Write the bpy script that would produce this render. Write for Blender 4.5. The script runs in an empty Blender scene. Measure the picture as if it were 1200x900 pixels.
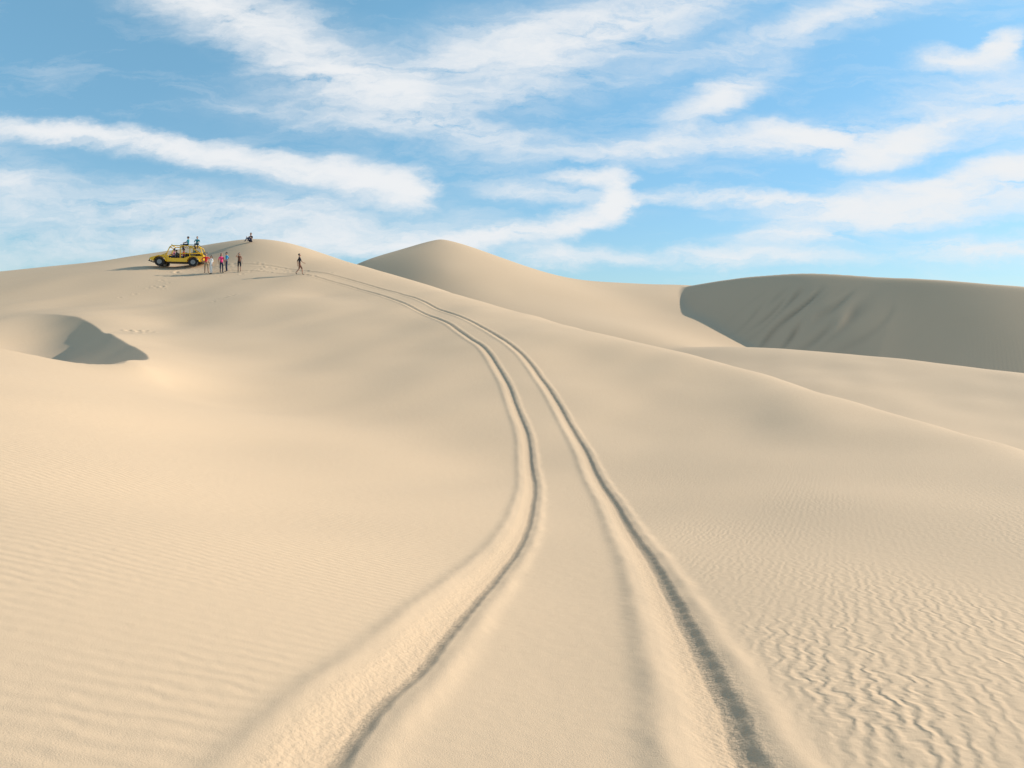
import bpy, bmesh, math, random
import numpy as np
from mathutils import Vector, Matrix
random.seed(4); rng=np.random.default_rng(4)
scene=bpy.context.scene
EYE=1.75   # eye height above datum
F=800.0

# ---------------------------------------------------------------- helpers
def P(bx,by,d):
    """survey point: bearing / elevation tangents (x800) at forward distance d -> world xyz"""
    return ((bx-600)/F*d, d, EYE+(400-by)/F*d)

def new_mat(name,col,rough=0.6,metal=0.0,var=0.12,scale=8.0,coat=0.0):
    m=bpy.data.materials.new(name); m.use_nodes=True
    nt=m.node_tree; b=nt.nodes['Principled BSDF']
    n=nt.nodes.new('ShaderNodeTexNoise'); n.inputs['Scale'].default_value=scale; n.inputs['Detail'].default_value=4
    tc=nt.nodes.new('ShaderNodeTexCoord'); nt.links.new(tc.outputs['Object'],n.inputs['Vector'])
    r=nt.nodes.new('ShaderNodeMixRGB'); r.inputs[1].default_value=(*[c*(1-var) for c in col],1); r.inputs[2].default_value=(*[min(1,c*(1+var)) for c in col],1)
    nt.links.new(n.outputs['Fac'],r.inputs[0]); nt.links.new(r.outputs[0],b.inputs['Base Color'])
    b.inputs['Roughness'].default_value=rough; b.inputs['Metallic'].default_value=metal
    b.inputs['Coat Weight'].default_value=coat
    return m

class RBF:
    def __init__(s,pts,lam=0.0005,scale=10.0):
        A=np.array(pts,float); s.xy=A[:,:2]/scale; s.sc=scale
        n=len(A); d=np.linalg.norm(s.xy[:,None]-s.xy[None],axis=2)
        K=s.phi(d)+lam*np.eye(n); Q=np.c_[np.ones(n),s.xy]
        M=np.block([[K,Q],[Q.T,np.zeros((3,3))]])
        s.w=np.linalg.solve(M,np.r_[A[:,2],np.zeros(3)])
    def phi(s,r): 
        r=np.maximum(r,1e-9); return r*r*np.log(r)
    def __call__(s,x,y,mask=None,fill=0.0):
        if mask is not None:
            out=np.full(x.shape,fill,float)
            if mask.any(): out[mask]=s(x[mask],y[mask])
            return out
        res=np.empty(x.shape)
        for k in range(0,len(x),40000):
            xx=x[k:k+40000]/s.sc; yy=y[k:k+40000]/s.sc
            out=s.w[-3]+s.w[-2]*xx+s.w[-1]*yy
            for (a,b),w in zip(s.xy,s.w[:-3]):
                r2=np.maximum((xx-a)**2+(yy-b)**2,1e-16); out+=w*0.5*r2*np.log(r2)
            res[k:k+40000]=out
        return res
def sstep(a,b,x):
    t=np.clip((x-a)/(b-a),0,1); return t*t*(3-2*t)
def smax(a,b,k):
    h=np.maximum(k-np.abs(a-b),0)/k; return np.maximum(a,b)+h*h*k*0.25
def polydist(x,y,pts,mask=None):
    """distance, signed side (+ = right of direction), fractional index along the line"""
    D=np.full(x.shape,1e3); S=np.full(x.shape,1.0); Pp=np.zeros(x.shape)
    idx=np.arange(len(x)) if mask is None else np.where(mask)[0]
    for c0 in range(0,len(idx),30000):
        ii=idx[c0:c0+30000]; xx=x[ii]; yy=y[ii]
        best=np.full(xx.shape,1e9); side=np.zeros(xx.shape); par=np.zeros(xx.shape)
        for i in range(len(pts)-1):
            ax,ay=pts[i][:2]; bx,by=pts[i+1][:2]; dx,dy=bx-ax,by-ay; L2=dx*dx+dy*dy
            t=np.clip(((xx-ax)*dx+(yy-ay)*dy)/L2,0,1)
            ex=xx-(ax+t*dx); ey=yy-(ay+t*dy); dd=ex*ex+ey*ey
            m=dd<best
            best[m]=dd[m]; side[m]=np.sign(ex*dy-ey*dx)[m]; par[m]=(i+t)[m]
        D[ii]=np.sqrt(best); S[ii]=side; Pp[ii]=par
    return D,S,Pp
def catmull(pts,n=8):
    P_=[np.array(p,float) for p in pts]; P_=[2*P_[0]-P_[1]]+P_+[2*P_[-1]-P_[-2]]; out=[]
    for i in range(1,len(P_)-2):
        for k in range(n):
            t=k/n; a,b,c,d=P_[i-1:i+3]
            out.append(0.5*((2*b)+(c-a)*t+(2*a-5*b+4*c-d)*t*t+(3*b-a-3*c+d)*t**3))
    out.append(P_[-2]); return np.array(out)

# ---------------------------------------------------------------- terrain
E=[(430,313,72),(475,326,69),(520,340,66),(580,358,61),(640,375,56),(745,402,48),(820,418,43),(900,440,38),(1000,470,32),(1100,500,27),(1200,528,23),(1350,570,18)]
near=[P(*p) for p in [
 # along the wheel tracks
 (617,890,2.97),(647,800,4.06),(667,700,6.7),(670,600,13.8),(657,550,19.7),(640,500,25),(615,450,31),(595,420,36),(575,400,40),
 (543,380,45),(500,360,52),(463,345,57),(408,330,61.5),(340,319,64),
 # left foreground
 (0,890,2.6),(0,700,4.2),(0,600,6),(0,500,10.5),(0,440,16),(0,409,21),(100,424,23),(165,430,24),(-200,400,18),
 (300,600,9),(300,500,19),(300,450,28),(300,420,34),(300,400,38.5),(300,350,51),(400,500,22.5),(450,600,11.5),(450,450,30),(450,400,40),(200,520,14),(200,450,24),
 (400,370,47),(380,345,56),
 # left hill
 (90,371,42),(130,392,35),(165,410,29.5),(0,392,38),(0,350,52),(100,345,54),(200,350,54),(200,380,44),(200,405,35),(230,425,30),
 (210,328,59.5),(178,313.5,64),(243,314,64.5),(210,309.5,67),(130,314,64),(281,314,64),(262,314,64),(351,320.5,62.5),
 (0,318,72),(60,312,72),(105,308,72),(150,301,72),(200,295,72),(250,288,71),(290,284,70),(315,285.5,70),(340,290,70),(380,301,71),(-200,335,68),
 # right of tracks
 (1200,890,2.95),(1200,700,6.3),(1200,600,11.5),(1000,700,6.4),(1000,600,12.5),(900,500,26),(800,450,34),(700,420,38),(1100,550,18),(800,550,19.5),(720,500,26),
 ]]+[P(*p) for p in E]
near+=[P(px,py+9,d*1.1) for px,py,d in E]+[P(px,py+62,d*1.5) for px,py,d in E]
near+=[P(*p) for p in [(0,340,95),(100,333,95),(200,328,95),(290,325,95),(360,335,95),(-200,370,95),(0,400,125),(300,400,130),(450,420,130)]]
near+=[(-20,-15,.5),(0,-15,.0),(20,-15,-1.0),(-35,2,1.2),(30,2,-2.2),(0,-3,.05),(-45,20,1.0),(-60,45,2.5),(-8,0,.3),(8,0,-.3)]
T1=RBF(near)
mid=[P(*p) for p in [(430,315,120),(470,306,124),(520,300,128),(570,308,130),(620,320,133),(700,331,138),(770,334,142),(830,337,145),
 (520,322,108),(600,345,104),(680,360,104),(760,355,118),(800,370,110),(700,385,86),(780,403,82),(845,404,92),(845,372,108),
 (520,400,80),(640,440,72),(450,400,90),(400,380,100),(200,430,130),(1100,430,140),(1000,430,100),
 (400,350,150),(520,330,160),(640,345,165),(770,355,175),(900,360,180),(520,400,220),(800,400,220)]]
T2=RBF(mid)
pk=P(516,287,128)
Rc=[P(*p) for p in [(800,339,140),(822,334,128),(860,328,118),(900,325,112),(960,323,106),(1060,327,98),(1200,338,90),(1400,352,84),(1800,380,80)]]
RN=50
Rc=catmull(Rc,RN)
d4=[P(*p) for p in [(770,411,88),(860,407.5,78),(920,409,72),(1060,421,62),(1200,438,54),(1350,455,48),(1600,480,44),
 (900,428,60),(1000,450,48),(1100,462,46),(1200,478,42),(1200,515,34),(1000,495,36),(800,440,60),(1350,520,34),
 (860,440,92),(960,445,84),(1100,455,76),(1250,475,68),(770,440,105),(1500,500,62),(600,480,70),(500,470,95)]]
T4=RBF(d4)
waves=[(rng.uniform(0,2*math.pi),rng.uniform(8,40),rng.uniform(0,6.28)) for _ in range(10)]
def rough(x,y,base=1.0):
    o=0
    for a,l,p in waves:
        k=2*math.pi/(l*base); o=o+np.sin(k*(x*math.cos(a)+y*math.sin(a))+p+0.6*np.sin(k*.6*(y-x)))*l/40
    return o/3
track=catmull([(-.15,-6),(-.05,0),(0.065,2.97),(0.24,4.06),(0.56,6.7),(.92,10),(1.22,13.8),(1.4,19.7),(1.25,25),(0.6,31),(-.22,36),(-1.3,40),(-3.3,45),(-6.5,51.5),(-9.8,56.6),(-14.6,61),(-20.5,63.8),(-26,64.0),(-30,63)],6)
lip=catmull([(-34,46),(-29,43.5),(-25,40.5),(-20.5,35),(-15.8,29.2),(-13.7,25.8),(-13.2,24.6)],5)
fcrest=catmull([(-40,17),(-24,20),(-15.7,21.6),(-13.6,23.3),(-13.2,24.6)],5)
dimples=[]
def scatter(px,py,d,n,sx,sy,r=.15,h=.035):
    cx,cy,_=P(px,py,d)
    for _ in range(n): dimples.append((cx+rng.normal()*sx,cy+rng.normal()*sy,r*rng.uniform(.7,1.2),h*rng.uniform(.6,1.3)))
scatter(262,345,52,7,.3,2.0); scatter(180,336,57,12,.5,1.8); scatter(160,388,39,6,1.0,.4,.17,.06)
scatter(262,314,64,30,3.5,.9); scatter(330,318,63,12,3,.8); scatter(292,290,69,12,1,1.2)
coarse=None
def base_height(x,y):
    global coarse
    r=np.hypot(x,y)
    floor=-5.0+2.2*rough(x,y,5.0)*sstep(120,300,r)+10*rough(y,x,22.0)*sstep(200,700,r)
    w=sstep(150,112,r)*sstep(90,62,np.abs(x))
    w=np.where(y<0,sstep(70,30,r),w)
    z1=T1(x,y,w>0)
    z1=z1*w+(1-w)*(floor-0.5)
    # hollow with slip face on the left
    hm=(x<-12)&(x>-42)&(y>15)&(y<50)
    dl,sl,_=polydist(x,y,lip,hm); df,sf,_=polydist(x,y,fcrest,hm)
    inside=(hm&(sl>0)&(sf<0)).astype(float)
    fade=sstep(-31,-22.5,x+.25*(y-38))
    a=dl*0.68; b=df*.35
    dep=np.minimum(a,b); hh=np.maximum(1.0-np.abs(a-b),0); dep=np.maximum(dep-hh*hh*.25,0)
    dep=2.8*np.tanh(dep/2.8)
    z1=z1-dep*inside*fade
    w2=sstep(260,200,r)*(y>20)
    rp=np.sqrt((x-pk[0])**2+(y-pk[1])**2+.4)
    z2=T2(x,y,(w2>0)&(r>45))+3.2*(1-np.tanh(rp/21))
    z2=np.where(r>45,z2*w2+(1-w2)*(floor-2),-30)
    rm=(r>50)&(r<260)&(y>20)&(x>0)
    ds,ss,par=polydist(x,y,Rc,rm)
    zc=np.interp(par,np.arange(len(Rc)),Rc[:,2]); par=par*5/RN
    s=ds*ss
    front=np.maximum(s,0); back=np.maximum(-s,0)
    # slumped sand tongues in one part of the slip face
    bell=np.exp(-((par-20.5)/3.2)**2)*sstep(3.5,8,front)*sstep(22,14,front)
    q_=par*2.9+.25*front+.8*np.sin(front*.5+par)+.5*np.sin(par*3.3)
    sl_=np.abs(np.sin(q_))**3*(.5+.5*np.sin(par*4.1+front*.6))
    slump=0.30*sl_*bell
    coarse=np.where(rm,sl_*bell,0)
    z3=zc+.25-0.64*(np.sqrt(front**2+.5)-.7)-0.10*back-0.0006*back**2-slump
    z3=np.where(rm,z3,-30)
    w4=sstep(130,100,r)*(y>12)
    z4=T4(x,y,(w4>0)&(x>-5))*w4+(1-w4)*(floor-3)
    z4=np.where(x>-5,z4,floor-3)
    z=smax(z1,floor,1.0)
    z=smax(z,z2,1.5); z=smax(z,z4,0.8); z=smax(z,z3,0.5)
    z=z+0.05*rough(x,y,.22)*sstep(2,10,r)*sstep(90,50,r)+.12*rough(x,y,.8)*sstep(85,110,r)
    return z
def height(x,y):
    z=base_height(x,y)
    m=(np.abs(x)<34)&(y<67)&(y>-7)
    if m.any():
        xm=x[m]; ym=y[m]
        d,s,par=polydist(xm,ym,track); sd=d*s
        add=np.zeros_like(xm)
        nz=0.5*np.sin(xm*9+ym*3)+.5*np.sin(ym*7.3-xm*4)
        nz2=0.5*np.sin(xm*41+ym*17)+.5*np.sin(ym*33-xm*24)
        for c in (-.9,.9):
            q=sd-c-0.02*np.sin(ym*.9+c)-.006*nz-.004*nz2
            # a shallow rut: gently sloping inner side, steeper outer wall, low berms
            u=np.clip((q+.19)/.20,0,1); v=np.clip((.18-q)/.11,0,1)
            add+= -0.043*(u*u*(3-2*u))*(v*v*(3-2*v))
            add+= -0.010*np.exp(-((q-.04)/.03)**2)
            add+= 0.020*np.exp(-((q-.27)/.09)**2)*(1+.3*nz)
            add+= 0.026*np.exp(-((q+.28)/.11)**2)*(1+.2*nz)
        z[m]+=add
        for cx,cy,r,h in dimples:
            qq=((xm-cx)**2+(ym-cy)**2)/(r*r)
            k=qq<9
            if k.any():
                idx=np.where(m)[0][k]; z[idx]+= -h*np.exp(-qq[k])+.5*h*np.exp(-(np.sqrt(qq[k])-1.5)**2*3)
    return z
def gz(x,y): return float(height(np.array([float(x)]),np.array([float(y)]))[0])

# polar sheet
rad=[.3]
while rad[-1]<72: rad.append(rad[-1]+max(.006,min(.0062*rad[-1],.13)))
while rad[-1]<150: rad.append(rad[-1]+.6)
while rad[-1]<5000: rad.append(rad[-1]*1.04)
rad=np.array(rad)
fa=math.radians(40)
ang=np.r_[np.linspace(-fa,fa,1000),np.linspace(fa,2*math.pi-fa,162)[1:-1]]
NA,NR=len(ang),len(rad)
R_,A_=np.meshgrid(rad,ang,indexing='ij')
X=(R_*np.sin(A_)).ravel(); Y=(R_*np.cos(A_)).ravel()
X=np.r_[X,0];Y=np.r_[Y,0]
Z=height(X,Y); COARSE=coarse.copy()
i=np.arange(NR-1)[:,None]*NA; j=np.arange(NA)[None,:]; j2=(j+1)%NA
quads=np.stack([i+j,i+j2,i+NA+j2,i+NA+j],-1).reshape(-1,4)
quads=quads[:,::-1]
c=NR*NA
tris=np.stack([np.full(NA,c),(np.arange(NA)+1)%NA,np.arange(NA)],-1)
quads=quads.copy()
me=bpy.data.meshes.new('sand_dunes')
nv=len(X); me.vertices.add(nv); me.vertices.foreach_set('co',np.c_[X,Y,Z].ravel().astype(np.float32))
loops=np.r_[quads.ravel(),tris.ravel()].astype(np.int32)
me.loops.add(len(loops)); me.loops.foreach_set('vertex_index',loops)
nq=len(quads); nt_=len(tris); me.polygons.add(nq+nt_)
st=np.r_[np.arange(nq)*4,nq*4+np.arange(nt_)*3].astype(np.int32)
me.polygons.foreach_set('loop_start',st)
me.polygons.foreach_set('use_smooth',np.ones(nq+nt_,bool))
me.update(calc_edges=True)
if me.polygons[1000].normal.z<0: me.flip_normals()
# ripple strength attributes
rr=np.hypot(X,Y)
d,s,par=polydist(X,Y,track,(rr<67)&(np.abs(X)<34)); off=sstep(.25,.6,np.abs(np.abs(d*s)-.9)); 
patch=np.clip(.5+.9*rough(X*1.0,Y,.12),0,1)
farfade=sstep(30,9,rr)
rb=sstep(.9,2.2,X)*farfade*off*(.28+.72*sstep(8,3,Y))*(.35+.65*patch)
ra=sstep(.3,-1.6,X)*farfade*off*(.65*patch+.2)
for nm,v in (('ripple_right',rb),('ripple_left',ra),('coarse_sand',COARSE)):
    at=me.attributes.new(nm,'FLOAT','POINT'); at.data.foreach_set('value',v.astype(np.float32))
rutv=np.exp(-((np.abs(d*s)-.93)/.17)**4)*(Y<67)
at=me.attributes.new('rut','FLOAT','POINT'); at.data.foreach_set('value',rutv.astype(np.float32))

# sand material
m=bpy.data.materials.new('sand'); m.use_nodes=True; nt=m.node_tree; N=nt.nodes; L=nt.links
b=N['Principled BSDF']; b.inputs['Roughness'].default_value=.95; b.inputs['Specular IOR Level'].default_value=.15
tc=N.new('ShaderNodeTexCoord')
def noise(scale,detail=4,src=None,dist=0):
    n=N.new('ShaderNodeTexNoise'); n.inputs['Scale'].default_value=scale; n.inputs['Detail'].default_value=detail; n.inputs['Distortion'].default_value=dist
    L.new(src or tc.outputs['Object'],n.inputs['Vector']); return n.outputs['Fac']
def mth(op,a,b_=None,c_=None,clamp=False,nodes=None,links=None):
    nn=(nodes or N).new('ShaderNodeMath'); nn.operation=op; nn.use_clamp=clamp
    for k,v in enumerate((a,b_,c_)):
        if v is None: continue
        if isinstance(v,(int,float)): nn.inputs[k].default_value=v
        else: (links or L).new(v,nn.inputs[k])
    return nn.outputs[0]
def mix(f,a,b_):
    nn=N.new('ShaderNodeMixRGB')
    for k,v in enumerate((f,a,b_)):
        if isinstance(v,(int,float,tuple)): nn.inputs[k].default_value=v if not isinstance(v,tuple) else (*v,1)
        else: L.new(v,nn.inputs[k])
    return nn.outputs[0]
def attr(n):
    a=N.new('ShaderNodeAttribute'); a.attribute_name=n; return a.outputs['Fac']
c1=mix(noise(.06,5),(.665,.474,.302),(.725,.526,.344))
c2=mix(mth('MULTIPLY',noise(90,2),.3),c1,(.50,.345,.21))
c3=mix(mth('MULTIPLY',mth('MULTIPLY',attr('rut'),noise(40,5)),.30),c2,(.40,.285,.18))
c4=mix(mth('MULTIPLY',attr('coarse_sand'),.55,clamp=True),c3,(.30,.205,.135))
L.new(c4,b.inputs['Base Color'])
def wave(direction,scale,dist,dscale,rot):
    mp=N.new('ShaderNodeMapping'); mp.inputs['Rotation'].default_value=(0,0,rot); L.new(tc.outputs['Object'],mp.inputs['Vector'])
    w=N.new('ShaderNodeTexWave'); w.wave_type='BANDS'; w.bands_direction=direction; w.wave_profile='SIN'
    w.inputs['Scale'].default_value=scale; w.inputs['Distortion'].default_value=dist; w.inputs['Detail'].default_value=2.5
    w.inputs['Detail Scale'].default_value=dscale; w.inputs['Detail Roughness'].default_value=.6
    L.new(mp.outputs[0],w.inputs['Vector']); return w.outputs['Fac']
wa=wave('Y',2.6,3.8,1.2,.12); wb=wave('X',3.1,8.5,1.4,.45)
ha=mth('MULTIPLY',mth('MULTIPLY',wa,attr('ripple_left')),.0052)
hb=mth('MULTIPLY',mth('MULTIPLY',wb,attr('ripple_right')),.0120)
hg=mth('MULTIPLY',noise(140,3),.0026)
hm2=mth('MULTIPLY',noise(7,4),.006)
hr=mth('MULTIPLY',mth('MULTIPLY',noise(30,6),attr('rut')),.013)
hs=mth('ADD',mth('ADD',ha,hb),mth('ADD',mth('ADD',hg,hm2),hr))
bp=N.new('ShaderNodeBump'); bp.inputs['Distance'].default_value=1.0; bp.inputs['Strength'].default_value=1.0
L.new(hs,bp.inputs['Height']); L.new(bp.outputs[0],b.inputs['Normal'])
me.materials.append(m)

# ---------------------------------------------------------------- people
SK=new_mat('skin',(.42,.24,.16),.5); HAIR=new_mat('hair',(.03,.02,.015),.5); SHOE=new_mat('shoes',(.05,.05,.05),.7); EYEM=new_mat('eyes',(.02,.02,.02),.2); LIP=new_mat('lips',(.3,.1,.08),.5)
cloth={}
def cm(name,col):
    if name not in cloth: cloth[name]=new_mat(name,col,.85,0,.15,20)
    return cloth[name]
def person(loc,yaw,top,bottom,pose='stand',scale=1.0,sleeve=True,longpants=True,hat=None,longhair=False):
    J={'pel':(0,0,.93,.115),'sp':(0,0,1.1,.105),'ch':(0,0,1.3,.125),'nk':(0,.01,1.45,.055),'hd0':(0,-.01,1.54,.062),'hd1':(0,-.005,1.62,.088),'hd2':(0,.005,1.68,.07)}
    for sg,n in ((-1,'R'),(1,'L')):
        J.update({'hip'+n:(sg*.09,0,.88,.09),'kn'+n:(sg*.1,-.02,.48,.06),'an'+n:(sg*.1,.01,.09,.04),'to'+n:(sg*.115,-.15,.035,.034),
          'sh'+n:(sg*.17,0,1.39,.06),'el'+n:(sg*.235,.03,1.12,.043),'wr'+n:(sg*.25,-.04,.88,.029),'pa'+n:(sg*.25,-.06,.80,.032)})
    def mv(k,x,y,z): J[k]=(x,y,z,J[k][3])
    if pose=='walk':
        mv('knL',.1,-.22,.52); mv('anL',.1,-.24,.10); mv('toL',.11,-.40,.06); mv('knR',-.1,.04,.49); mv('anR',-.1,.30,.15); mv('toR',-.11,.20,.04)
        mv('elR',-.24,-.10,1.13); mv('wrR',-.22,-.28,.98); mv('paR',-.21,-.35,.96); mv('elL',.25,.14,1.14); mv('wrL',.26,.12,.90); mv('paL',.26,.12,.82)
    if pose in('sit','ground'):
        dz=-.83
        for k in ('pel','sp','ch','nk','hd0','hd1','hd2','shL','shR','elL','elR'):
            x,y,z,r=J[k]; J[k]=(x,y,z+dz,r)
        for sg,n in ((-1,'R'),(1,'L')):
            mv('hip'+n,sg*.1,-.04,.09)
            if pose=='sit':
                mv('kn'+n,sg*.13,-.46,.12); mv('an'+n,sg*.13,-.46,-.32); mv('to'+n,sg*.14,-.62,-.36)
            else:
                mv('kn'+n,sg*.16,-.36,.42); mv('an'+n,sg*.14,-.60,.06); mv('to'+n,sg*.15,-.75,.03)
            mv('el'+n,sg*.25,-.12,.32); mv('wr'+n,sg*.16,-.33,.30 if pose=='sit' else .45); mv('pa'+n,sg*.13,-.41,.25 if pose=='sit' else .46)
    if pose=='hips':
        for sg,n in ((-1,'R'),(1,'L')):
            mv('el'+n,sg*.38,.08,1.15); mv('wr'+n,sg*.2,-.08,1.0); mv('pa'+n,sg*.15,-.1,.97)
        mv('knL',.16,-.04,.48); mv('anL',.18,0,.09); mv('toL',.2,-.15,.035)
    if pose=='raise':
        mv('elR',-.28,-.14,1.3); mv('wrR',-.17,-.2,1.52); mv('paR',-.14,-.19,1.58)
    keys=list(J); idx={k:i for i,k in enumerate(keys)}
    ed=[('pel','sp'),('sp','ch'),('ch','nk'),('nk','hd0'),('hd0','hd1'),('hd1','hd2')]
    for n in 'LR': ed+=[('pel','hip'+n),('hip'+n,'kn'+n),('kn'+n,'an'+n),('an'+n,'to'+n),('ch','sh'+n),('sh'+n,'el'+n),('el'+n,'wr'+n),('wr'+n,'pa'+n)]
    V=[J[k][:3] for k in keys]; Rr=[J[k][3] for k in keys]; EE=[(idx[a],idx[b_]) for a,b_ in ed]; roots=[idx['pel']]
    for n in 'LR':
        pa=Vector(J['pa'+n][:3]); wr=Vector(J['wr'+n][:3]); dr=(pa-wr).normalized(); sd=dr.cross(Vector((1,0,0))); sd=sd.normalized() if sd.length>.1 else Vector((0,1,0))
        nn=dr.cross(sd)*(1 if n=='R' else -1)
        for q,(o,ln) in enumerate([(-.03,.07),(-.01,.082),(.01,.076),(.028,.06),(.035,.05)]):
            th=q==4
            base=(pa-dr*.01 if th else pa+dr*.015)+sd*o; dd=(dr+sd*.8).normalized() if th else dr
            i0=len(V); roots.append(i0)
            for t in (0,.5,1): V.append(tuple(base+dd*ln*t+nn*.018*t*t)); Rr.append(.0095-.002*t)
            EE+=[(i0,i0+1),(i0+1,i0+2)]
    sm=bpy.data.meshes.new('tmp'); sm.from_pydata([tuple(v) for v in V],EE,[]); so=bpy.data.objects.new('tmp',sm); scene.collection.objects.link(so)
    md=so.modifiers.new('Skin','SKIN')
    sv=sm.skin_vertices[0].data
    for k,r in enumerate(Rr): sv[k].radius=(r,r); sv[k].use_root=k in roots
    for k in ('pel','sp','ch'): r=J[k][3]; sv[idx[k]].radius=(r*1.15,r*.8)
    ss=so.modifiers.new('Sub','SUBSURF'); ss.levels=1; ss.render_levels=1
    dg=bpy.context.evaluated_depsgraph_get(); em=bpy.data.meshes.new_from_object(so.evaluated_get(dg))
    bpy.data.objects.remove(so)
    mats=[SK,top,bottom,SHOE,HAIR,EYEM,hat or HAIR,LIP]
    em.materials.clear()
    for mm in mats: em.materials.append(mm)
    segs=[]
    for a,b_ in ed:
        mt=0
        if a in('pel','sp') : mt=1
        if (a,b_)==('ch','nk'): mt=1
        if a=='pel' and b_.startswith('hip'): mt=2
        if a.startswith('hip'): mt=2
        if a.startswith('kn'): mt=2 if longpants else 0
        if a.startswith('an'): mt=3
        if a=='ch' and b_.startswith('sh'): mt=1
        if a.startswith('sh'): mt=1 if sleeve else 0
        segs.append((Vector(J[a][:3]),Vector(J[b_][:3]),mt))
    bm=bmesh.new(); bm.from_mesh(em)
    for f in bm.faces:
        cpt=f.calc_center_median(); bd=9;bmx=0
        for a,b_,mt in segs:
            ab=b_-a; t=max(0,min(1,(cpt-a).dot(ab)/ab.length_squared)); q=(cpt-a-ab*t).length
            if q<bd: bd=q;bmx=mt
        f.material_index=bmx; f.smooth=True
    H=Vector(J['hd1'][:3])
    def blob(c_,s_,mi):
        r=bmesh.ops.create_uvsphere(bm,u_segments=12,v_segments=8,radius=1.0)
        for v in r['verts']: v.co=Vector((v.co.x*s_[0],v.co.y*s_[1],v.co.z*s_[2]))+c_
        for f in {f for v in r['verts'] for f in v.link_faces}: f.material_index=mi; f.smooth=True
    blob(H+Vector((0,-.005,-.01)),(.078,.095,.115),0)
    blob(H+Vector((0,.025,.035)),(.088,.092,.092),4)
    if longhair: blob(H+Vector((0,.075,-.08)),(.085,.05,.16),4)
    if hat: blob(H+Vector((0,.0,.075)),(.095,.10,.06),6); blob(H+Vector((0,-.09,.055)),(.07,.07,.010),6)
    blob(H+Vector((0,-.102,-.015)),(.014,.018,.024),0)
    for sx in(-1,1):
        blob(H+Vector((sx*.03,-.091,.012)),(.012,.009,.008),5); blob(H+Vector((sx*.08,.0,-.01)),(.010,.02,.03),0)
    blob(H+Vector((0,-.092,-.06)),(.024,.010,.007),7)
    bm.to_mesh(em); bm.free()
    o=bpy.data.objects.new('person',em); em.name='person'; scene.collection.objects.link(o)
    o.location=loc; o.rotation_euler=(0,0,yaw); o.scale=(scale,)*3
    return o
teal=cm('teal_cloth',(.02,.24,.30)); red=cm('red_cloth',(.68,.03,.03)); white=cm('white_cloth',(.8,.8,.78)); mag=cm('magenta_cloth',(.78,.04,.20)); blue=cm('blue_cloth',(.03,.36,.66)); navy=cm('navy_cloth',(.02,.03,.07)); black=cm('black_cloth',(.02,.02,.025)); khaki=cm('khaki_cloth',(.35,.28,.18)); pink=cm('pink_cloth',(.78,.3,.35)); brown=cm('brown_cloth',(.16,.07,.04))
def on(px,d,dz=0):
    x=(px-600)/F*d; return (x,d,gz(x,d)-.01+dz)
person(on(241.5,62.3),.3,red,khaki,'hips',1.05,longpants=False)
person(on(247.5,62.0),-.6,white,white,'stand',.98,longhair=True)
person(on(259.5,62.4),.8,mag,navy,'stand',1.04,longhair=True)
person(on(265.5,62.7),-.9,blue,navy,'hips',1.06)
person(on(280.5,62.8),.4,brown,black,'raise',1.02,sleeve=False,longpants=False,longhair=True)
person(on(351,62),2.0,black,brown,'walk',1.12,longpants=False)
person(on(294,70),-.3,black,navy,'ground',1.1)

# ---------------------------------------------------------------- dune buggy (front = -X)
YEL=new_mat('yellow_paint',(.92,.56,.01),.35,0,.06,3,.3); TYRE=new_mat('tyre_rubber',(.02,.02,.02),.9); DARK=new_mat('black_vinyl',(.03,.03,.03),.6); MET=new_mat('steel_rim',(.25,.25,.25),.4,.9); LAMP=new_mat('lamp_glass',(.8,.8,.75),.1); RED=new_mat('tail_lamp',(.5,.02,.02),.3)
bx,by=(210.5-600)/F*65,65.0
veh=bpy.data.objects.new('dune_buggy',None); scene.collection.objects.link(veh)
def addmesh(name,bm,mat,bevel=0,smooth=False):
    me_=bpy.data.meshes.new(name); bm.to_mesh(me_); bm.free(); me_.materials.append(mat)
    if smooth:
        for p in me_.polygons: p.use_smooth=True
    o=bpy.data.objects.new(name,me_); scene.collection.objects.link(o); o.parent=veh
    if bevel: q=o.modifiers.new('b','BEVEL'); q.width=bevel; q.segments=2; q.limit_method='ANGLE'
    return o
def box(name,c_,s_,mat,bevel=.02,rot=None):
    bm=bmesh.new(); bmesh.ops.create_cube(bm,size=1)
    for v in bm.verts: v.co=Vector((v.co.x*s_[0],v.co.y*s_[1],v.co.z*s_[2]))
    if rot: bmesh.ops.rotate(bm,verts=bm.verts,matrix=Matrix.Rotation(rot,3,'Y'))
    bmesh.ops.translate(bm,verts=bm.verts,vec=c_); return addmesh(name,bm,mat,bevel)
def cyl(bm,a,b_,r,r2=None,n=12):
    a=Vector(a);b_=Vector(b_);d_=b_-a
    g=bmesh.ops.create_cone(bm,cap_ends=True,segments=n,radius1=r,radius2=r if r2 is None else r2,depth=d_.length)
    M=Matrix.Translation((a+b_)/2)@d_.to_track_quat('Z','Y').to_matrix().to_4x4()
    bmesh.ops.transform(bm,matrix=M,verts=g['verts'])
def tubes(name,paths,r,mat):
    bm=bmesh.new()
    for pth in paths:
        for a,b_ in zip(pth[:-1],pth[1:]): cyl(bm,a,b_,r,n=8)
        for a in pth:
            g=bmesh.ops.create_icosphere(bm,subdivisions=1,radius=r*1.02); bmesh.ops.translate(bm,verts=g['verts'],vec=a)
    return addmesh(name,bm,mat,0,True)
fx,rx,wr=-1.62,1.5,.45
def arc(cx,r,n=9): return [(cx+r*math.cos(t),.47+r*math.sin(t)) for t in np.linspace(0.1,math.pi-.1,n)]
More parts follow.
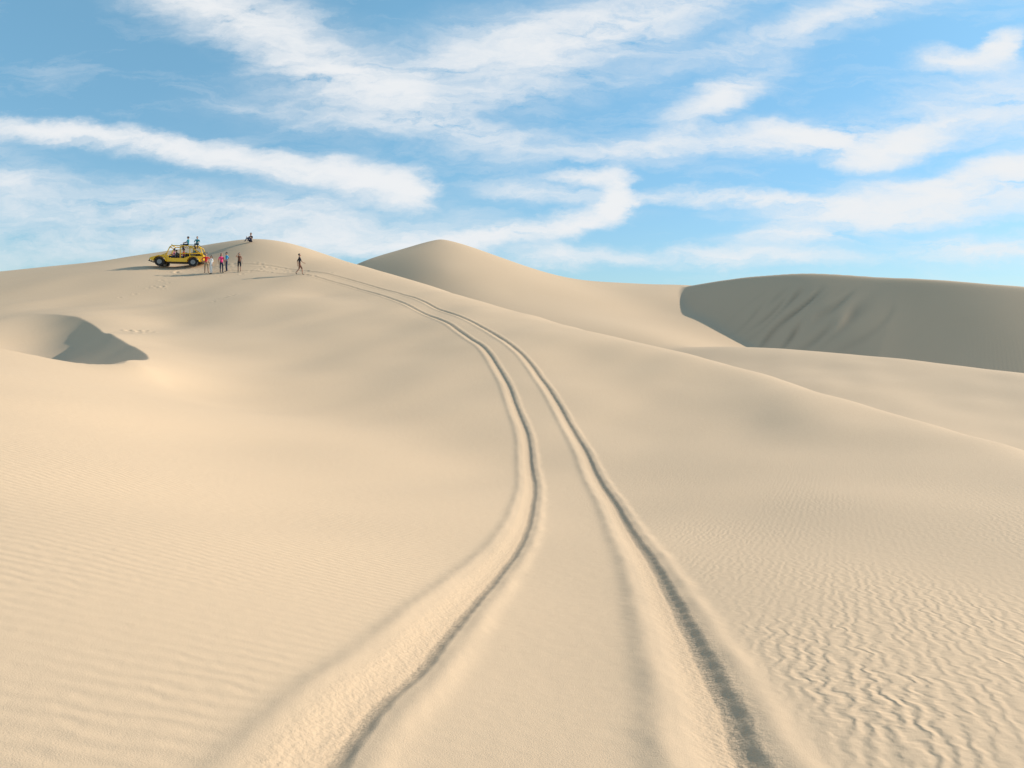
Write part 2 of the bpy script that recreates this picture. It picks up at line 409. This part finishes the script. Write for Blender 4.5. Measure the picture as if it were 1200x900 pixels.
def slab(name,prof,y0,y1,mat,bevel=.02):
    bm=bmesh.new()
    a=[bm.verts.new((x,y0,z)) for x,z in prof]; b_=[bm.verts.new((x,y1,z)) for x,z in prof]
    bm.faces.new(a); bm.faces.new(b_[::-1])
    for k in range(len(prof)):
        k2=(k+1)%len(prof); bm.faces.new([a[k2],a[k],b_[k],b_[k2]])
    bmesh.ops.recalc_face_normals(bm,faces=bm.faces)
    bmesh.ops.triangulate(bm,faces=[f for f in bm.faces if len(f.verts)>4])
    return addmesh(name,bm,mat,bevel)
nose=[(-1.02,.5)]+arc(fx,.55)+[(-2.35,.58),(-2.62,.72),(-2.55,.90),(-2.1,1.03),(-1.3,1.14),(-1.02,1.16)]
slab('nose',nose,-.82,.82,YEL,.0)
tail=[(2.45,.66)]+arc(rx,.55)+[(.92,.5),(.92,1.02),(1.2,1.08),(2.45,1.12)]
slab('tail',tail,-.82,.82,YEL,.0)
side=[(.92,.48),(-1.02,.48),(-1.02,1.14),(-.88,.98),(-.7,.86),(.6,.86),(.8,.96),(.92,1.02)]
slab('side_panel',side,-.86,-.80,YEL,.0); slab('side_panel',side,.80,.86,YEL,.0)
box('floor_pan',(-.05,0,.46),(1.92,1.58,.05),DARK,0)
for n_,cx in (('front',fx),('rear',rx)):
    for sy in(-1,1):
        bm=bmesh.new()
        o=arc(cx,.56,12); o2=arc(cx,.63,12)
        A=[bm.verts.new((x,sy*.805,z)) for x,z in o]; B=[bm.verts.new((x,sy*1.14,z)) for x,z in o]; C=[bm.verts.new((x,sy*.805,z)) for x,z in o2]; D=[bm.verts.new((x,sy*1.14,z)) for x,z in o2]
        for k in range(len(o)-1):
            bm.faces.new([A[k],A[k+1],B[k+1],B[k]]); bm.faces.new([C[k],D[k],D[k+1],C[k+1]]); bm.faces.new([B[k],B[k+1],D[k+1],D[k]])
        bmesh.ops.recalc_face_normals(bm,faces=bm.faces); addmesh('fender_'+n_,bm,YEL)
        bm=bmesh.new(); yc=sy*.99
        prof_t=[(.24,-.15),(.40,-.17),(.44,-.13),(.45,0),(.44,.13),(.40,.17),(.24,.15)]; ns=28; rings=[]
        for q in range(ns):
            t=2*math.pi*q/ns; lug=.018 if q%2 else 0
            rings.append([bm.verts.new((cx+(r+(lug if r>.42 else 0))*math.cos(t),yc+w,wr+(r+(lug if r>.42 else 0))*math.sin(t))) for r,w in prof_t])
        for q in range(ns):
            a=rings[q]; b_=rings[(q+1)%ns]
            for k in range(len(prof_t)-1): bm.faces.new([a[k],a[k+1],b_[k+1],b_[k]])
        bmesh.ops.recalc_face_normals(bm,faces=bm.faces); addmesh('tyre_'+n_,bm,TYRE)
        bm=bmesh.new(); cyl(bm,(cx,yc-.12,wr),(cx,yc+.12,wr),.24,n=20); cyl(bm,(cx,yc-.15,wr),(cx,yc+.15,wr),.07,n=10); addmesh('rim_'+n_,bm,MET,.01)
tubes('chassis',[[(fx,-.9,wr),(fx,.9,wr)],[(rx,-.9,wr),(rx,.9,wr)],[(-2.4,.3,.5),(2.3,.3,.5)],[(-2.4,-.3,.5),(2.3,-.3,.5)]],.05,DARK)
zt=2.12; W=.8; cage=[]
for sy in(-W,W):
    cage.append([(-1.1,sy,1.14),(-.72,sy*.95,1.98),(-.5,sy*.93,zt),(1.95,sy*.93,zt),(2.12,sy*.95,2.0),(2.42,sy,1.12)])
    for xx in(.25,1.15): cage.append([(xx,sy,.9),(xx,sy*.93,zt)])
    cage.append([(1.15,sy*.94,zt),(2.38,sy,1.15)])
    cage.append([(.25,sy*.98,1.35),(1.15,sy*.98,1.35),(2.3,sy*.98,1.4)])
    cage.append([(-.95,sy*.98,1.35),(-1.8,sy*.6,1.06)])
for xx in(-.5,.25,1.15,1.95): cage.append([(xx,-W*.93,zt),(xx,W*.93,zt)])
cage.append([(-1.08,-W,1.18),(-1.08,W,1.18)]); cage.append([(2.38,-W,1.2),(2.38,W,1.2)]); cage.append([(-.72,-W*.95,1.98),(-.72,W*.95,1.98)])
tubes('roll_cage',cage,.05,YEL)
tubes('roof_rack',[[(.25,-.72,zt+.14),(1.95,-.72,zt+.14),(1.95,.72,zt+.14),(.25,.72,zt+.14),(.25,-.72,zt+.14)]]+[[(x,-.72,zt+.06),(x,.72,zt+.06)] for x in np.linspace(.4,1.85,9)],.022,DARK)
tubes('bumper',[[(-2.4,-.75,.5),(-2.72,-.7,.58),(-2.72,.7,.58),(-2.4,.75,.5)],[(-2.72,-.4,.58),(-2.68,-.4,.85),(-2.68,.4,.85),(-2.72,.4,.58)],[(2.4,-.7,.6),(2.62,-.7,.65),(2.62,.7,.65),(2.4,.7,.6)]],.04,DARK)
for xx in(-.45,.45,1.35):
    z0=.82 if xx<1 else 1.12
    for sy in(-.4,.4):
        box('seat_bench',(xx,sy,z0),(.5,.62,.16),DARK,.04); box('seat_back',(xx+.27,sy,z0+.36),(.12,.58,.62),DARK,.05,.15)
bm=bmesh.new()
for q in range(20):
    t0=2*math.pi*q/20;t1=2*math.pi*(q+1)/20
    f=lambda t:(-.86+.05*math.sin(t),.4+.18*math.cos(t),1.18+.17*math.sin(t))
    cyl(bm,f(t0),f(t1),.014,n=6)
cyl(bm,(-1.1,.4,1.1),(-.86,.4,1.18),.02); addmesh('steering_wheel',bm,DARK)
bm=bmesh.new()
for sy in(-.58,.58): cyl(bm,(-2.64,sy,.84),(-2.42,sy,.88),.12,.1,16)
for sy in(-.45,-.15,.15,.45): cyl(bm,(-.66,sy,2.22),(-.54,sy,2.22),.085,.07,12)
addmesh('headlights',bm,LAMP)
box('tail_light',(2.47,-.66,.98),(.05,.14,.12),RED,.01); box('tail_light',(2.47,.66,.98),(.05,.14,.12),RED,.01)
box('engine',(2.1,0,1.3),(.55,.9,.36),DARK,.06)
bm=bmesh.new(); cyl(bm,(2.2,.3,1.35),(2.6,.35,1.6),.05); cyl(bm,(2.2,-.3,1.35),(2.6,-.35,1.6),.05); addmesh('exhaust',bm,MET)
yaw=.22; VS=.93
zf=gz(bx-1.5,by); zr=gz(bx+1.35,by); pit=math.atan2(zr-zf,2.85)
veh.location=(bx,by,(zf+zr)/2-.03); veh.rotation_euler=(0,-pit,yaw); veh.scale=(VS,)*3
Mv=Matrix.LocRotScale(veh.location,veh.rotation_euler,Vector((VS,)*3))
def ride(x,y,z,top_,bot,yw=-math.pi/2,**k):
    w=Mv@Vector((x,y,z)); person(w,yw+yaw,top_,bot,'sit',.96,**k)
ride(-.4,-.4,.92,pink,navy); ride(-.4,.4,.92,white,khaki); ride(.5,-.4,.92,red,navy); ride(1.4,.4,1.22,teal,black)
ride(.9,-.3,zt+.08,teal,navy,hat=navy); ride(1.8,-.5,zt+.1,teal,black,yw=0)
ob=bpy.data.objects.new('sand_dunes',me); scene.collection.objects.link(ob)

# ---------------------------------------------------------------- sky and sun
el=math.radians(27.5); az=math.radians(68)
w=bpy.data.worlds.new('World'); scene.world=w; w.use_nodes=True; nt=w.node_tree; N=nt.nodes; L=nt.links
w.cycles.sampling_method='MANUAL'; w.cycles.sample_map_resolution=512
bg=N['Background']; S=.145; bg.inputs['Strength'].default_value=S
sky=N.new('ShaderNodeTexSky'); sky.sky_type='NISHITA'; sky.sun_disc=False; sky.sun_elevation=el; sky.sun_rotation=az; sky.air_density=1.0; sky.dust_density=.4; sky.ozone_density=1.5
tc=N.new('ShaderNodeTexCoord'); sp=N.new('ShaderNodeSeparateXYZ'); L.new(tc.outputs['Generated'],sp.inputs[0])
ys=mth('MAXIMUM',sp.outputs[1],.08)
u=mth('DIVIDE',sp.outputs[0],ys); v=mth('DIVIDE',sp.outputs[2],ys)
cb=N.new('ShaderNodeCombineXYZ'); L.new(u,cb.inputs[0]); L.new(v,cb.inputs[1])
def vm(op,a,b_):
    nn=N.new('ShaderNodeVectorMath'); nn.operation=op
    for k,q in enumerate((a,b_)):
        if q is None: continue
        if isinstance(q,tuple): nn.inputs[k].default_value=q
        else: L.new(q,nn.inputs[k])
    return nn
def mapn(src,scale=(1,1,1),rot=0,loc=(0,0,0),t='POINT'):
    mp=N.new('ShaderNodeMapping'); mp.vector_type=t; mp.inputs['Scale'].default_value=scale; mp.inputs['Rotation'].default_value=(0,0,rot); mp.inputs['Location'].default_value=loc
    L.new(src,mp.inputs['Vector']); return mp.outputs[0]
def cn(src,scale,detail,rough_=.55,dist=0,color=False):
    n=N.new('ShaderNodeTexNoise'); n.inputs['Scale'].default_value=scale; n.inputs['Detail'].default_value=detail; n.inputs['Roughness'].default_value=rough_; n.inputs['Distortion'].default_value=dist
    L.new(src,n.inputs['Vector']); return n.outputs['Color' if color else 'Fac']
w1=vm('MULTIPLY',vm('SUBTRACT',cn(mapn(cb.outputs[0],(1,2.2,1)),3.2,2,.5,0,True),(.5,.5,.5)).outputs[0],(.09,.035,0))
w2=vm('MULTIPLY',vm('SUBTRACT',cn(mapn(cb.outputs[0],(1,2,1)),14,5,.64,0,True),(.5,.5,.5)).outputs[0],(.085,.040,0))
uv=vm('ADD',vm('ADD',cb.outputs[0],w1.outputs[0]).outputs[0],w2.outputs[0]).outputs[0]
soft=[ # bearing, elev, half length, half width, angle, weight
 (60,153,170,13,-6,.9),(220,177,150,16,-8,.9),(330,197,120,18,-8,1.0),
 (120,245,220,36,-4,.3),(330,255,230,36,0,.45),(60,290,200,26,0,.3),(20,215,90,36,0,.4),(350,285,260,20,0,.4),
 (590,276,140,14,8,1.0),(480,290,130,12,4,.5),(650,300,80,14,0,.5),(640,225,90,14,-4,.5),
 (300,30,260,42,-28,.6),(430,95,200,32,-24,.55),(560,60,280,44,12,.5),(720,30,260,40,20,.6),(850,110,90,24,28,.8),(760,172,160,18,6,.6),(500,152,190,16,-8,.5),(620,110,180,26,10,.35),(250,0,150,26,-10,.5),
 (950,160,120,22,0,1.2),(1110,140,160,30,5,.5),(1110,232,190,28,6,1.2),(900,235,190,10,-3,1.0),(980,20,200,22,15,.5),(940,278,90,11,0,.8),(850,302,170,12,0,.6),(1170,292,140,17,0,.8),(1200,110,120,30,0,.4),(1000,255,140,16,0,.5),
 (1350,200,150,60,0,.8),(-150,180,150,50,0,.7),(600,-120,400,60,10,.6)]
dense=[(395,203,70,18,-10,.7),(430,212,60,22,-10,1.0),(474,224,34,22,-15,1.2),
 (690,207,44,10,3,1.1),(722,222,20,26,0,1.3),(722,242,18,20,20,1.2),(690,258,50,13,22,1.0),
 (1130,72,58,13,-4,.9),(1165,54,26,15,50,1.0),(1050,170,66,18,14,1.0),(1012,188,46,13,0,.8),(965,160,60,12,-12,.8),(1190,196,46,18,0,1.0),(1110,212,70,12,8,.6)]
def blobsum(lst):
    acc=None
    for px,py,a,b_,an,wt in lst:
        q=mapn(uv,(a*1.5/F,b_*1.6/F,1),math.radians(an),((px-600)/F,(400-py)/F,0),'TEXTURE')
        g=N.new('ShaderNodeTexGradient'); g.gradient_type='QUADRATIC_SPHERE'; L.new(q,g.inputs[0])
        acc=mth('MULTIPLY',g.outputs[1],wt) if acc is None else mth('MULTIPLY_ADD',g.outputs[1],wt,acc)
    return acc
front=mth('MULTIPLY',mth('SUBTRACT',sp.outputs[1],.1),8,clamp=True)
acc=mth('MULTIPLY',blobsum(soft),front); acd=mth('MULTIPLY',blobsum(dense),front)
streak=cn(mapn(uv,(1,4.5,1),.12),5,6,.64,.5)
fine=cn(mapn(uv,(1,2.5,1),-.2),16,5,.65,0)
tex=mth('ADD',mth('MULTIPLY',streak,4.0),mth('MULTIPLY',fine,2.0))
tex=mth('MAXIMUM',mth('SUBTRACT',tex,2.1),.04)
dens=mth('MULTIPLY',mth('MULTIPLY',acc,tex),2.2)
dd_=mth('MULTIPLY',acd,mth('MAXIMUM',mth('SUBTRACT',mth('MULTIPLY',mth('ADD',fine,streak),3.6),1.6),.1))
dens=mth('ADD',dens,mth('MULTIPLY',dd_,1.5))
wisps=mth('MULTIPLY',mth('SUBTRACT',streak,.50,clamp=True),.9)
dens=mth('ADD',dens,wisps)
zz=mth('ADD',mth('MAXIMUM',sp.outputs[2],0),.12); cb2=N.new('ShaderNodeCombineXYZ'); L.new(mth('DIVIDE',sp.outputs[0],zz),cb2.inputs[0]); L.new(mth('DIVIDE',sp.outputs[1],zz),cb2.inputs[1])
gen=mth('MULTIPLY',mth('SUBTRACT',cn(mapn(cb2.outputs[0],(1,2,1)),1.2,4,.6,.5),.5,clamp=True),3)
dens=mth('ADD',dens,mth('MULTIPLY',gen,mth('SUBTRACT',1,front)))
hz=mth('POWER',mth('SUBTRACT',1,mth('MULTIPLY',mth('ABSOLUTE',sp.outputs[2]),3.4),clamp=True),2.0)
dens=mth('ADD',dens,mth('MULTIPLY',hz,.12))
one=mth('SUBTRACT',1,mth('EXPONENT',mth('MULTIPLY',dens,-1.35)),clamp=True)
# colour balance of the clear sky: less bright low down and toward the sun, deeper azure above, thin haze veil
tz=mth('DIVIDE',mth('MAXIMUM',sp.outputs[2],0),.42,clamp=True)
bal=mix(tz,(.52,.69,.84),(.85,1.30,1.25))
side_=mth('MULTIPLY',mth('ADD',sp.outputs[0],.15),1.2,clamp=True)
bal2=mix(side_,(1.0,1.0,1.0),(.68,.72,.80))
bm_=N.new('ShaderNodeMixRGB'); bm_.blend_type='MULTIPLY'; bm_.inputs[0].default_value=1; L.new(bal,bm_.inputs[1]); L.new(bal2,bm_.inputs[2])
mr=N.new('ShaderNodeMixRGB'); mr.blend_type='MULTIPLY'; mr.inputs[0].default_value=1; L.new(sky.outputs[0],mr.inputs[1]); L.new(bm_.outputs[0],mr.inputs[2])
ad=N.new('ShaderNodeMixRGB'); ad.blend_type='ADD'; ad.inputs[0].default_value=1; L.new(mr.outputs[0],ad.inputs[1]); ad.inputs[2].default_value=(.03/S,.03/S,.02/S,1)
mx=N.new('ShaderNodeMixRGB'); L.new(one,mx.inputs[0]); L.new(ad.outputs[0],mx.inputs[1]); mx.inputs[2].default_value=(.86/S,.88/S,.90/S,1)
L.new(mx.outputs[0],bg.inputs['Color'])
sl=bpy.data.lights.new('sun','SUN'); sl.energy=4.9; sl.angle=math.radians(.53); sl.color=(1,.93,.83)
so=bpy.data.objects.new('sun',sl); scene.collection.objects.link(so)
dirv=Vector((math.sin(az)*math.cos(el),math.cos(az)*math.cos(el),math.sin(el)))
so.rotation_euler=dirv.to_track_quat('Z','Y').to_euler()

cam=bpy.data.cameras.new('camera'); cam.lens=24; cam.sensor_width=36; cam.shift_y=-50/1200; cam.clip_start=.05; cam.clip_end=12000
co=bpy.data.objects.new('camera',cam); scene.collection.objects.link(co); co.location=(0,0,EYE); co.rotation_euler=(math.pi/2,0,0)
scene.camera=co
scene.view_settings.view_transform='Standard'; scene.view_settings.look='None'; scene.view_settings.exposure=0
